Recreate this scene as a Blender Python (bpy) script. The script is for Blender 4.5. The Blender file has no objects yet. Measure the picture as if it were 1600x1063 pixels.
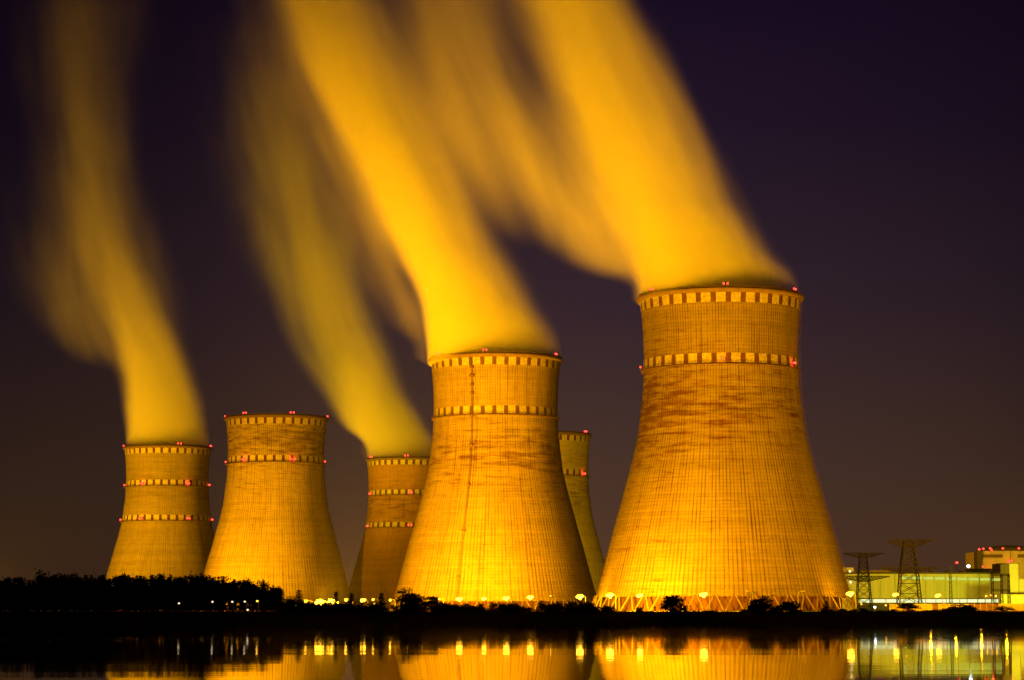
import bpy, bmesh, math, random
from mathutils import Vector, Matrix

# ------------------------------------------------------------------ camera, world, exposure
scene = bpy.context.scene
COL = scene.collection
R = math.radians
PITCH = math.atan((969 - 531.5) / 3800)          # horizon a little above the shoreline
CAM_H = 2.0
cd = bpy.data.cameras.new('camera')
cam = bpy.data.objects.new('camera', cd)
COL.objects.link(cam)
cd.sensor_width = 36
cd.lens = 36 * 3800 / 1600
cd.clip_start = 0.5
cd.clip_end = 40000
cam.location = (0, 0, CAM_H)
cam.rotation_euler = (math.pi / 2 + PITCH, 0, 0)
scene.camera = cam

scene.view_settings.view_transform = 'Standard'
scene.view_settings.look = 'None'
scene.view_settings.exposure = 0
scene.view_settings.gamma = 1
cy = scene.cycles
cy.use_denoising = True
cy.max_bounces = 8
cy.diffuse_bounces = 2
cy.glossy_bounces = 2
cy.transmission_bounces = 2
cy.volume_bounces = 4
cy.transparent_max_bounces = 8
cy.sample_clamp_indirect = 4
cy.sample_clamp_direct = 0
cy.use_light_tree = True
cy.volume_max_steps = 256


class NT:
    """tiny helper for building node trees"""
    def __init__(s, tree):
        s.t = tree
        tree.nodes.clear()

    def n(s, typ, **kw):
        nd = s.t.nodes.new(typ)
        for k, v in kw.items():
            if k.startswith('i_'):
                pass
            else:
                setattr(nd, k, v)
        return nd

    def link(s, a, b):
        s.t.links.new(a, b)

    def setin(s, sock, v):
        if isinstance(v, bpy.types.NodeSocket):
            s.link(v, sock)
        else:
            sock.default_value = v

    def m(s, op, a, b=0.0, c=0.0):
        nd = s.t.nodes.new('ShaderNodeMath')
        nd.operation = op
        s.setin(nd.inputs[0], a)
        s.setin(nd.inputs[1], b)
        s.setin(nd.inputs[2], c)
        return nd.outputs[0]

    def mapr(s, v, a, b, c=0.0, d=1.0, smooth=False):
        nd = s.t.nodes.new('ShaderNodeMapRange')
        if smooth:
            nd.interpolation_type = 'SMOOTHSTEP'
        nd.clamp = True
        s.setin(nd.inputs[0], v)
        s.setin(nd.inputs[1], a)
        s.setin(nd.inputs[2], b)
        s.setin(nd.inputs[3], c)
        s.setin(nd.inputs[4], d)
        return nd.outputs[0]

    def comb(s, x, y, z):
        nd = s.t.nodes.new('ShaderNodeCombineXYZ')
        s.setin(nd.inputs[0], x)
        s.setin(nd.inputs[1], y)
        s.setin(nd.inputs[2], z)
        return nd.outputs[0]

    def noise(s, vec, scale, detail=2.0, rough=0.5):
        nd = s.t.nodes.new('ShaderNodeTexNoise')
        s.setin(nd.inputs['Vector'], vec)
        nd.inputs['Scale'].default_value = scale
        nd.inputs['Detail'].default_value = detail
        nd.inputs['Roughness'].default_value = rough
        return nd.outputs[0]

    def mix(s, f, a, b):
        nd = s.t.nodes.new('ShaderNodeMix')
        nd.data_type = 'RGBA'
        s.setin(nd.inputs[0], f)
        s.setin(nd.inputs[6], a)
        s.setin(nd.inputs[7], b)
        return nd.outputs[2]

    def curve(s, v, pts):
        nd = s.t.nodes.new('ShaderNodeFloatCurve')
        c = nd.mapping.curves[0]
        pts = sorted(pts)
        while len(c.points) < len(pts):
            c.points.new(0.5, 0.5)
        for p, (x, y) in zip(c.points, pts):
            p.location = (x, y)
            p.handle_type = 'AUTO_CLAMPED'
        nd.mapping.use_clip = False
        nd.mapping.update()
        s.setin(nd.inputs[1], v)
        return nd.outputs[0]


# night sky: dark violet overhead, brown town glow near the horizon, stronger around the plant
world = bpy.data.worlds.new('World')
scene.world = world
world.use_nodes = True
W = NT(world.node_tree)
tc = W.n('ShaderNodeTexCoord')
sx = W.n('ShaderNodeSeparateXYZ')
W.link(tc.outputs['Generated'], sx.inputs[0])
ramp = W.n('ShaderNodeValToRGB')
W.link(W.m('MULTIPLY', sx.outputs[2], 3.0), ramp.inputs[0])
er = ramp.color_ramp
er.elements[0].position = 0.0
er.elements[0].color = (.074, .033, .0165, 1)
er.elements[1].position = 1.0
er.elements[1].color = (.0004, .0002, .0018, 1)
for p, c in ((.16, (.050, .026, .0195, 1)), (.38, (.0205, .0115, .0225, 1)), (.6, (.0062, .0034, .0175, 1)), (.76, (.0018, .0009, .0135, 1)), (.86, (.0008, .0004, .006, 1))):
    e = er.elements.new(p)
    e.color = c
azi = W.m('ARCTAN2', sx.outputs[0], sx.outputs[1])
az = W.m('ABSOLUTE', W.m('SUBTRACT', azi, 0.05))
gl = W.mapr(az, 0.0, 0.27, 1.12, 0.45, True)
bg = W.n('ShaderNodeBackground')
vor = W.n('ShaderNodeTexVoronoi')
vor.inputs['Scale'].default_value = 55
W.link(tc.outputs['Generated'], vor.inputs['Vector'])
vsx = W.n('ShaderNodeSeparateXYZ')
W.link(vor.outputs['Color'], vsx.inputs[0])
star = W.m('MULTIPLY', W.m('MULTIPLY', W.mapr(vor.outputs['Distance'], .02, .045, 1, 0), W.m('GREATER_THAN', vsx.outputs[0], .9)), W.m('MULTIPLY', vsx.outputs[1], .09))
star = W.m('MULTIPLY', star, W.mapr(sx.outputs[2], .08, .16))
vadd = W.n('ShaderNodeVectorMath', operation='ADD')
W.link(ramp.outputs[0], vadd.inputs[0])
W.link(W.comb(star, star, star), vadd.inputs[1])
W.link(vadd.outputs[0], bg.inputs[0])
W.link(gl, bg.inputs[1])
wo = W.n('ShaderNodeOutputWorld')
W.link(bg.outputs[0], wo.inputs[0])

SODIUM = (1.0, .405, .0012)
AMBER = (1.0, .44, .0015)
GREENISH = (1.0, .54, .002)
RED = (1.0, .03, .02)

_c, _s = math.cos(PITCH), math.sin(PITCH)


def at(px, py, Y):
    """world point at depth Y seen at this place of the photograph"""
    u = (px - 800) / 3800
    v = (531.5 - py) / 3800
    k = Y / (_c - v * _s)
    return Vector((u * k, Y, CAM_H + (_s + v * _c) * k))


def spot(name, loc, target, power, color, angle, blend=1.0, radius=2.0):
    l = bpy.data.lights.new(name, 'SPOT')
    l.energy = power
    l.color = color
    l.spot_size = R(angle)
    l.spot_blend = blend
    l.shadow_soft_size = radius
    o = bpy.data.objects.new(name, l)
    COL.objects.link(o)
    o.location = loc
    o.rotation_euler = (Vector(target) - Vector(loc)).to_track_quat('-Z', 'Y').to_euler()
    return o


def point(name, loc, power, color, radius=.4):
    l = bpy.data.lights.new(name, 'POINT')
    l.energy = power
    l.color = color
    l.shadow_soft_size = radius
    o = bpy.data.objects.new(name, l)
    COL.objects.link(o)
    o.location = loc
    return o


# spots added without fixtures to light towers and plumes (the towers stand at these centres)
TW = {'T5': (99.1, 1149), 'T4': (-9.6, 1426), 'T2': (-179.4, 1847), 'T1': (-307.2, 2168), 'T3': (-100.8, 2329), 'T6': (26.7, 2014)}
MW = 1e6
spot('added_tower_spot', (-70, 882, 10), (75, 1149, 135), 11.5 * MW, SODIUM, 95)
spot('added_tower_spot', (205, 890, 10), (85, 1149, 135), 6.0 * MW, SODIUM, 95)
spot('added_tower_spot', (-135, 1170, 12), (-30, 1426, 145), 14 * MW, SODIUM, 95)
spot('added_tower_spot', (-262, 1672, 10), (-182, 1847, 70), 4.6 * MW, SODIUM, 75)
spot('added_tower_spot', (-425, 1920, 12), (-335, 2168, 200), 9.5 * MW, AMBER, 100)
spot('added_tower_spot', (-195, 2090, 12), (-135, 2329, 250), 4.6 * MW, GREENISH, 66)
spot('added_tower_spot', (110, 1700, 12), (36, 2014, 100), 1.6 * MW, GREENISH, 50)

# ------------------------------------------------------------------ helpers
def mesh_obj(name, bm, mats, parent=None, smooth=False):
    me = bpy.data.meshes.new(name)
    bm.to_mesh(me)
    bm.free()
    if smooth:
        for p in me.polygons:
            p.use_smooth = True
    for m_ in (mats if isinstance(mats, (list, tuple)) else [mats]):
        me.materials.append(m_)
    o = bpy.data.objects.new(name, me)
    COL.objects.link(o)
    if parent:
        o.parent = parent
    return o


def tag(o, label=None, cat=None, group=None, kind=None):
    if label:
        o['label'] = label
    if cat:
        o['category'] = cat
    if group:
        o['group'] = group
    if kind:
        o['kind'] = kind
    return o


def empty(name, loc, label, cat, group=None):
    o = bpy.data.objects.new(name, None)
    COL.objects.link(o)
    o.location = loc
    return tag(o, label, cat, group)


def dup(o, name=None, loc=None, parent=None):
    c = o.copy()
    COL.objects.link(c)
    if loc is not None:
        c.location = loc
    if parent is not None:
        c.parent = parent
    for ch in list(o.children):
        dup(ch, parent=c)
    return c


def box(bm, x0, x1, y0, y1, z0, z1, mi=0):
    vs = [bm.verts.new(p) for p in ((x0, y0, z0), (x1, y0, z0), (x1, y1, z0), (x0, y1, z0), (x0, y0, z1), (x1, y0, z1), (x1, y1, z1), (x0, y1, z1))]
    for f in ((3, 2, 1, 0), (4, 5, 6, 7), (0, 1, 5, 4), (1, 2, 6, 5), (2, 3, 7, 6), (3, 0, 4, 7)):
        fc = bm.faces.new([vs[i] for i in f])
        fc.material_index = mi


def bar(bm, a, b, w, mi=0, n=4, w2=None):
    a = Vector(a)
    b = Vector(b)
    w2 = w if w2 is None else w2
    d = (b - a).normalized()
    up = Vector((0, 0, 1)) if abs(d.z) < .95 else Vector((1, 0, 0))
    p = d.cross(up).normalized()
    q = d.cross(p).normalized()
    rings = []
    for c, r in ((a, w / 2), (b, w2 / 2)):
        rings.append([bm.verts.new(c + (p * math.cos(2 * math.pi * (i + .5) / n) + q * math.sin(2 * math.pi * (i + .5) / n)) * r * 1.2) for i in range(n)])
    for i in range(n):
        f = bm.faces.new((rings[0][i], rings[0][(i + 1) % n], rings[1][(i + 1) % n], rings[1][i]))
        f.material_index = mi
    bm.faces.new(rings[0][::-1]).material_index = mi
    bm.faces.new(rings[1]).material_index = mi


def lathe(bm, prof, segs=128, a0=0.0, a1=None, mi=0, close=False):
    full = a1 is None
    n = segs if full else segs + 1
    rings = []
    for r, z in prof:
        ring = []
        for i in range(n):
            a = 2 * math.pi * i / segs if full else a0 + (a1 - a0) * i / segs
            ring.append(bm.verts.new((r * math.sin(a), -r * math.cos(a), z)))
        rings.append(ring)
    pairs = list(zip(rings[:-1], rings[1:]))
    if close:
        pairs.append((rings[-1], rings[0]))
    for A, B in pairs:
        for i in range(segs):
            j = (i + 1) % n
            f = bm.faces.new((A[i], A[j], B[j], B[i]))
            f.material_index = mi
    return rings


def blob(bm, c, r, sub=2, sz=1.0):
    bmesh.ops.create_icosphere(bm, subdivisions=sub, radius=r, matrix=Matrix.Translation(c) @ Matrix.Diagonal((1, 1, sz, 1)))


# ------------------------------------------------------------------ materials
def simple(name, color, rough=.8, metal=0.0, var=.25, scale=.6, stretch=(1, 1, 1)):
    m_ = bpy.data.materials.new(name)
    m_.use_nodes = True
    N = NT(m_.node_tree)
    t = N.n('ShaderNodeTexCoord')
    mp = N.n('ShaderNodeMapping')
    mp.inputs['Scale'].default_value = stretch
    N.link(t.outputs['Object'], mp.inputs[0])
    f = N.noise(mp.outputs[0], scale, 4, .6)
    f = N.mapr(f, .3, .7)
    lo = tuple(c * (1 - var) for c in color) + (1,)
    hi = tuple(min(1, c * (1 + var)) for c in color) + (1,)
    b = N.n('ShaderNodeBsdfPrincipled')
    N.link(N.mix(f, lo, hi), b.inputs['Base Color'])
    b.inputs['Roughness'].default_value = rough
    b.inputs['Metallic'].default_value = metal
    o = N.n('ShaderNodeOutputMaterial')
    N.link(b.outputs[0], o.inputs[0])
    return m_


def emit(name, color, strength):
    m_ = bpy.data.materials.new(name)
    m_.use_nodes = True
    N = NT(m_.node_tree)
    e_ = N.n('ShaderNodeEmission')
    e_.inputs[0].default_value = (*color, 1)
    e_.inputs[1].default_value = strength
    o = N.n('ShaderNodeOutputMaterial')
    N.link(e_.outputs[0], o.inputs[0])
    m_.cycles.emission_sampling = 'NONE' if strength < 60 else 'AUTO'
    return m_


def concrete_shell(name, seed, ribs, base, stain, amount, zc, zw, lift=1.5, ribdark=.6, side=0.0):
    """cast tower shell: meridional ribs, lift joints, per-panel tone, brown weather stains and run marks"""
    m_ = bpy.data.materials.new(name)
    m_.use_nodes = True
    N = NT(m_.node_tree)
    t = N.n('ShaderNodeTexCoord')
    s = N.n('ShaderNodeSeparateXYZ')
    N.link(t.outputs['Object'], s.inputs[0])
    x, y, z = s.outputs
    ang = N.m('ARCTAN2', x, N.m('MULTIPLY', y, -1))
    u = N.m('MULTIPLY', ang, ribs / (2 * math.pi))
    w = N.m('DIVIDE', z, lift)
    wob = N.noise(N.comb(N.m('MULTIPLY', ang, 9), N.m('MULTIPLY', z, .03), seed), 1.0, 2)
    fu = N.m('ABSOLUTE', N.m('SUBTRACT', N.m('FRACT', u), .5))
    rib = N.mapr(fu, .22, .46, 0, 1, True)
    fw = N.m('ABSOLUTE', N.m('SUBTRACT', N.m('FRACT', w), .5))
    joint = N.mapr(fw, .34, .48, 0, 1, True)
    # individual panels
    wn = N.n('ShaderNodeTexWhiteNoise')
    wn.noise_dimensions = '3D'
    N.link(N.comb(N.m('FLOOR', N.m('DIVIDE', u, 3)), N.m('FLOOR', w), seed), wn.inputs['Vector'])
    wn2 = N.n('ShaderNodeTexWhiteNoise')
    wn2.noise_dimensions = '2D'
    N.link(N.comb(N.m('FLOOR', w), seed * 3.1, 0), wn2.inputs['Vector'])
    tone = N.m('ADD', N.m('MULTIPLY', wn.outputs[0], .13), N.m('MULTIPLY', wn2.outputs[0], .16))
    # rib lines come and go
    ribvis = N.mapr(N.noise(N.comb(N.m('MULTIPLY', ang, 30), N.m('MULTIPLY', z, .05), seed + 7), 1.0, 3), .34, .64, .12, 1)
    jv = N.mapr(N.noise(N.comb(N.m('MULTIPLY', ang, 7), N.m('MULTIPLY', z, .6), seed + 3), 1.0, 2), .42, .72, .1, 1)
    # horizontal stain smears
    h1 = N.noise(N.comb(N.m('MULTIPLY', ang, 2.2), N.m('MULTIPLY', z, .42), seed), 1.0, 7, .68)
    h1 = N.m('ADD', h1, N.m('MULTIPLY', N.m('SUBTRACT', wn.outputs[0], .5), .07))
    zb = N.m('SUBTRACT', 1, N.m('MINIMUM', 1, N.m('ABSOLUTE', N.m('DIVIDE', N.m('SUBTRACT', z, zc), zw))))
    hs = N.mapr(N.m('ADD', N.m('ADD', h1, N.m('MULTIPLY', zb, .2)), N.m('MULTIPLY', ang, side)), .56, .84, 0, 1, True)
    # dark patches and vertical runs
    v1 = N.noise(N.comb(N.m('MULTIPLY', ang, 34), N.m('MULTIPLY', z, .014), seed + 11), 1.0, 4, .65)
    vs = N.mapr(v1, .54, .72, 0, 1, True)
    v2 = N.noise(N.comb(N.m('MULTIPLY', ang, 26), N.m('MULTIPLY', z, .42), seed + 19), 1.0, 4, .75)
    sp = N.mapr(v2, .58, .70, 0, 1, True)
    big = N.mapr(N.noise(N.comb(N.m('MULTIPLY', ang, 2.2), N.m('MULTIPLY', z, .018), seed + 23), 1.0, 3), .35, .65, 0, 1)
    stainf = N.m('MINIMUM', 1, N.m('MULTIPLY', amount, N.m('ADD', N.m('ADD', N.m('MULTIPLY', hs, .8), N.m('MULTIPLY', vs, .55)), N.m('ADD', N.m('MULTIPLY', sp, .45), N.m('MULTIPLY', big, .22)))))
    k = N.m('ADD', .86, tone)
    k = N.m('MULTIPLY', k, N.m('SUBTRACT', 1, N.m('MULTIPLY', N.m('MULTIPLY', rib, ribvis), ribdark)))
    k = N.m('MULTIPLY', k, N.m('SUBTRACT', 1, N.m('MULTIPLY', N.m('MULTIPLY', joint, jv), .42)))
    col = N.mix(stainf, (*base, 1), (*stain, 1))
    vm = N.n('ShaderNodeVectorMath', operation='SCALE')
    N.link(col, vm.inputs[0])
    N.link(k, vm.inputs[3])
    b = N.n('ShaderNodeBsdfPrincipled')
    N.link(vm.outputs[0], b.inputs['Base Color'])
    b.inputs['Roughness'].default_value = .92
    b.inputs['Specular IOR Level'].default_value = .15
    bp = N.n('ShaderNodeBump')
    bp.inputs['Strength'].default_value = .5
    bp.inputs['Distance'].default_value = .25
    N.link(N.m('SUBTRACT', N.m('MULTIPLY', wob, .3), N.m('ADD', N.m('MULTIPLY', rib, ribvis), N.m('MULTIPLY', joint, .4))), bp.inputs['Height'])
    N.link(bp.outputs[0], b.inputs['Normal'])
    o = N.n('ShaderNodeOutputMaterial')
    N.link(b.outputs[0], o.inputs[0])
    return m_


M_white = simple('white_band_paint', (.36, .31, .23), .8, 0, .4, .8)
M_white2 = simple('stained_band_paint', (.25, .215, .16), .8, 0, .4, .8)
M_redp = simple('red_band_paint', (.06, .018, .009), .8, 0, .5, .8)
M_conc = simple('concrete_grey', (.38, .34, .28), .9, 0, .2, .4)
M_leg = simple('concrete_leg', (.13, .095, .06), .9, 0, .3, .5)
M_lip = simple('concrete_lip', (.12, .075, .045), .9, 0, .25, .4)
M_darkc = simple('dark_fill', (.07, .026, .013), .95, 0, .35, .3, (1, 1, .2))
M_steel = simple('galvanised_steel', (.34, .33, .32), .5, .4, .15, 1.0)
M_rust = simple('rusty_steel', (.10, .05, .03), .8, .2, .3, 1.0)
M_lattice = simple('dark_lattice_steel', (.022, .018, .016), .7, .3, .2, 1.0)
M_lampred = emit('red_lamp_glass', (1.0, .035, .02), 6)
M_sod = emit('sodium_lamp_glow', (1.0, .46, .02), 12)
M_sod_s = emit('sodium_lamp_dim', (1.0, .45, .03), 6)
M_sod_w = emit('white_lamp_glow', (1.0, .74, .38), 2)
M_blue = emit('blue_white_lamp', (.6, .8, 1.0), 14)
M_win = emit('lit_window_strip', (.8, 1.0, .16), .7)
M_winlow = emit('lit_window_white', (.95, 1.0, .5), 1.1)

# ------------------------------------------------------------------ setting: ground, water
random.seed(4)
gm = bpy.data.materials.new('bank_soil')
gm.use_nodes = True
N = NT(gm.node_tree)
t = N.n('ShaderNodeTexCoord')
f = N.mapr(N.noise(t.outputs['Object'], .35, 5, .65), .35, .65)
b = N.n('ShaderNodeBsdfPrincipled')
N.link(N.mix(f, (.012, .010, .006, 1), (.035, .028, .016, 1)), b.inputs['Base Color'])
b.inputs['Roughness'].default_value = .95
b.inputs['Specular IOR Level'].default_value = .1
o_ = N.n('ShaderNodeOutputMaterial')
N.link(b.outputs[0], o_.inputs[0])

bm = bmesh.new()
xs = [-9000, -3000, -1200, -500] + [-300 + 6 * i for i in range(117)] + [600, 1200, 3000, 9000]
ys = [-4000, 700, 826, 836, 841, 845, 849, 853, 857, 861, 866, 880, 1000, 1300, 2000, 3500, 16000]
zs = [-4, -4, -2.5, -.8, .15, 1.2, 2.4, 3.5, 4.3, 4.8, 5, 5, 5, 5, 5, 5, 5]
grid = []
for x in xs:
    off = 2.2 * math.sin(x * .031) + 1.2 * math.sin(x * .11 + 1)
    row = []
    for y, z in zip(ys, zs):
        near = 820 < y < 870
        row.append(bm.verts.new((x, y + (off if near else 0), z + (random.uniform(-.18, .18) if 0 < z < 5 else 0))))
    grid.append(row)
for i in range(len(xs) - 1):
    for j in range(len(ys) - 1):
        bm.faces.new((grid[i][j], grid[i + 1][j], grid[i + 1][j + 1], grid[i][j + 1]))
tag(mesh_obj('ground', bm, gm, smooth=True), kind='structure')

wm = bpy.data.materials.new('still_water')
wm.use_nodes = True
N = NT(wm.node_tree)
b = N.n('ShaderNodeBsdfPrincipled')
b.inputs['Base Color'].default_value = (.004, .005, .006, 1)
b.inputs['Roughness'].default_value = .024
b.inputs['IOR'].default_value = 1.33
t = N.n('ShaderNodeTexCoord')
mp = N.n('ShaderNodeMapping')
mp.inputs['Scale'].default_value = (.03, .42, 1)
N.link(t.outputs['Object'], mp.inputs[0])
mp2 = N.n('ShaderNodeMapping')
mp2.inputs['Scale'].default_value = (.007, .055, 1)
N.link(t.outputs['Object'], mp2.inputs[0])
hgt = N.m('ADD', N.m('MULTIPLY', N.noise(mp.outputs[0], 1.0, 3, .55), .0015), N.m('MULTIPLY', N.noise(mp2.outputs[0], 1.0, 3, .6), .016))
bp = N.n('ShaderNodeBump')
bp.inputs['Strength'].default_value = 1.0
bp.inputs['Distance'].default_value = 1.0
N.link(hgt, bp.inputs['Height'])
N.link(bp.outputs[0], b.inputs['Normal'])
o_ = N.n('ShaderNodeOutputMaterial')
N.link(b.outputs[0], o_.inputs[0])
bm = bmesh.new()
vs = [bm.verts.new(p) for p in ((-9000, -3900, 0), (9000, -3900, 0), (9000, 850, 0), (-9000, 850, 0))]
bm.faces.new(vs)
tag(mesh_obj('water', bm, wm), kind='structure')

# ------------------------------------------------------------------ cooling towers
PROF = [(60.2, 12.5), (59.5, 14.2), (56.2, 25.6), (53.4, 36), (50.6, 46.6), (47.6, 57), (44.8, 67.6), (42.2, 77), (40.7, 83.5), (39.5, 89), (38.0, 101), (37.0, 110), (36.65, 118), (36.4, 126), (36.8, 138), (37.5, 147), (38.0, 152.6)]


def rad(z):
    # smooth interpolation of the measured profile (Catmull-Rom)
    for i in range(len(PROF) - 1):
        if PROF[i][1] <= z <= PROF[i + 1][1]:
            p0 = PROF[max(i - 1, 0)]
            p1, p2 = PROF[i], PROF[i + 1]
            p3 = PROF[min(i + 2, len(PROF) - 1)]
            k = (z - p1[1]) / (p2[1] - p1[1])
            m1 = (p2[0] - p0[0]) / (p2[1] - p0[1]) * (p2[1] - p1[1])
            m2 = (p3[0] - p1[0]) / (p3[1] - p1[1]) * (p2[1] - p1[1])
            k2, k3 = k * k, k * k * k
            return (2 * k3 - 3 * k2 + 1) * p1[0] + (k3 - 2 * k2 + k) * m1 + (-2 * k3 + 3 * k2) * p2[0] + (k3 - k2) * m2
    return PROF[0][0] if z < PROF[0][1] else PROF[-1][0]


def shell_bm():
    bm = bmesh.new()
    zz = [12.5 + (152.6 - 12.5) * i / 64 for i in range(65)]
    prof = [(rad(z), z) for z in zz] + [(rad(z) - .7, z) for z in zz[::-1]]
    lathe(bm, prof, 192, close=True)
    return bm


def band_bm(z0, z1, n=34, frac=.62, phase=0.0):
    bm = bmesh.new()
    st = 2 * math.pi / n
    for i in range(n):
        for k, (f0, f1) in enumerate(((0, frac), (frac, 1))):
            a0 = phase + (i + f0) * st
            a1 = phase + (i + f1) * st
            rr = (.07, .05)[k]
            zA, zB = (z0, z1) if k == 0 else (z0 + .02, z1 - .02)
            prof = [(rad(zA) - .05, zA), (rad(zA) + rr, zA), (rad((zA + zB) / 2) + rr, (zA + zB) / 2), (rad(zB) + rr, zB), (rad(zB) - .05, zB)]
            lathe(bm, prof, 5, a0, a1, mi=k)
    return bm


def lip_bm():
    bm = bmesh.new()
    lathe(bm, [(38.05, 152.3), (39.4, 152.75), (39.7, 153.2), (39.7, 154.0), (39.5, 154.15), (36.9, 154.15), (36.9, 152.0)], 160)
    return bm


def rail_bm(z, r, n=72, h=1.1):
    bm = bmesh.new()
    for k in range(n):
        a = 2 * math.pi * k / n
        p = Vector((r * math.sin(a), -r * math.cos(a), z))
        bar(bm, p, p + Vector((0, 0, h)), .09)
    for hh in (.55, 1.1):
        lathe(bm, [(r - .05, z + hh - .05), (r + .05, z + hh - .05), (r + .05, z + hh + .05), (r - .05, z + hh + .05)], 96, close=True)
    return bm


def gallery_bm(z):
    r = rad(z)
    bm = rail_bm(z, r + 1.15)
    lathe(bm, [(r + .02, z - .28), (r + 1.25, z - .28), (r + 1.25, z), (r + .02, z)], 128, close=True)
    for k in range(64):
        a = 2 * math.pi * k / 64
        d = Vector((math.sin(a), -math.cos(a), 0))
        bar(bm, d * (r + .02) + Vector((0, 0, z - 1.1)), d * (r + 1.1) + Vector((0, 0, z - .28)), .16)
    return bm


def ladder_bm(a, z0=14, z1=152.4):
    bm = bmesh.new()
    d = Vector((math.sin(a), -math.cos(a), 0))
    e_ = Vector((math.cos(a), math.sin(a), 0))
    P = [d * (rad(z) + .45) + Vector((0, 0, z)) for z in [z0 + (z1 - z0) * i / 46 for i in range(47)]]
    for p, q in zip(P[:-1], P[1:]):
        for sgn in (-.42, .42):
            bar(bm, p + e_ * sgn, q + e_ * sgn, .14)
        bar(bm, p + d * .75, q + d * .75, .12)
        for k in range(3):
            c = p.lerp(q, k / 3)
            bar(bm, c - e_ * .42, c + e_ * .42, .09)
            bar(bm, c - e_ * .42, c + d * .75, .07)
            bar(bm, c + e_ * .42, c + d * .75, .07)
    rnd = random.Random(3)
    for z in (26, 52, 78, 101, 118, 131, 136, 141, 146):
        c = d * (rad(z) + .7) + Vector((0, 0, z))
        w = rnd.uniform(.9, 1.5)
        M = Matrix.Translation(c) @ Matrix.Rotation(a, 4, 'Z')
        vs0 = len(bm.verts)
        bm.verts.ensure_lookup_table()
        box(bm, -w, w, -.75, .6, -.1, .1)
        box(bm, -w, w, -.78, -.7, .1, 1.1)
        bm.verts.ensure_lookup_table()
        for v in bm.verts[vs0:]:
            v.co = M @ v.co
    return bm


def leg_bm(a, r0=63.0, r1=60.0, zb=5, zt=13.2, da=.062):
    bm = bmesh.new()
    def P(r, aa, z):
        return Vector((r * math.sin(aa), -r * math.cos(aa), z))
    for sgn in (-1, 1):
        bar(bm, P(r0, a, zb), P(r1, a + sgn * da, zt), .68)
    box_c = P(r0, a, zb)
    bar(bm, box_c - Vector((0, 0, .5)), box_c + Vector((0, 0, 1.0)), 1.6)
    return bm


ME = {}


def shared(key, fn, mats, smooth=False):
    if key not in ME:
        bm = fn()
        me = bpy.data.meshes.new(key)
        bm.to_mesh(me)
        bm.free()
        if smooth:
            for p in me.polygons:
                p.use_smooth = True
        for m_ in (mats if isinstance(mats, (list, tuple)) else [mats]):
            me.materials.append(m_)
        ME[key] = me
    return ME[key]


def part(name, me, parent, loc=(0, 0, 0)):
    o = bpy.data.objects.new(name, me)
    COL.objects.link(o)
    o.parent = parent
    o.location = loc
    return o


def lamp_bm(s):
    bm = bmesh.new()
    blob(bm, Vector((0, 0, 0)), .45 * s, 2, 1.25)
    return bm


def bracket_bm(s):
    bm = bmesh.new()
    bar(bm, (0, 0, -1.7 * s), (0, 0, -.4 * s), .2 * s)
    bar(bm, (0, 0, -.62 * s), (0, 0, -.42 * s), .6 * s, n=8)
    bar(bm, (-.3 * s, 0, -1.7 * s), (.3 * s, 0, -1.7 * s), .25 * s)
    return bm


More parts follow.
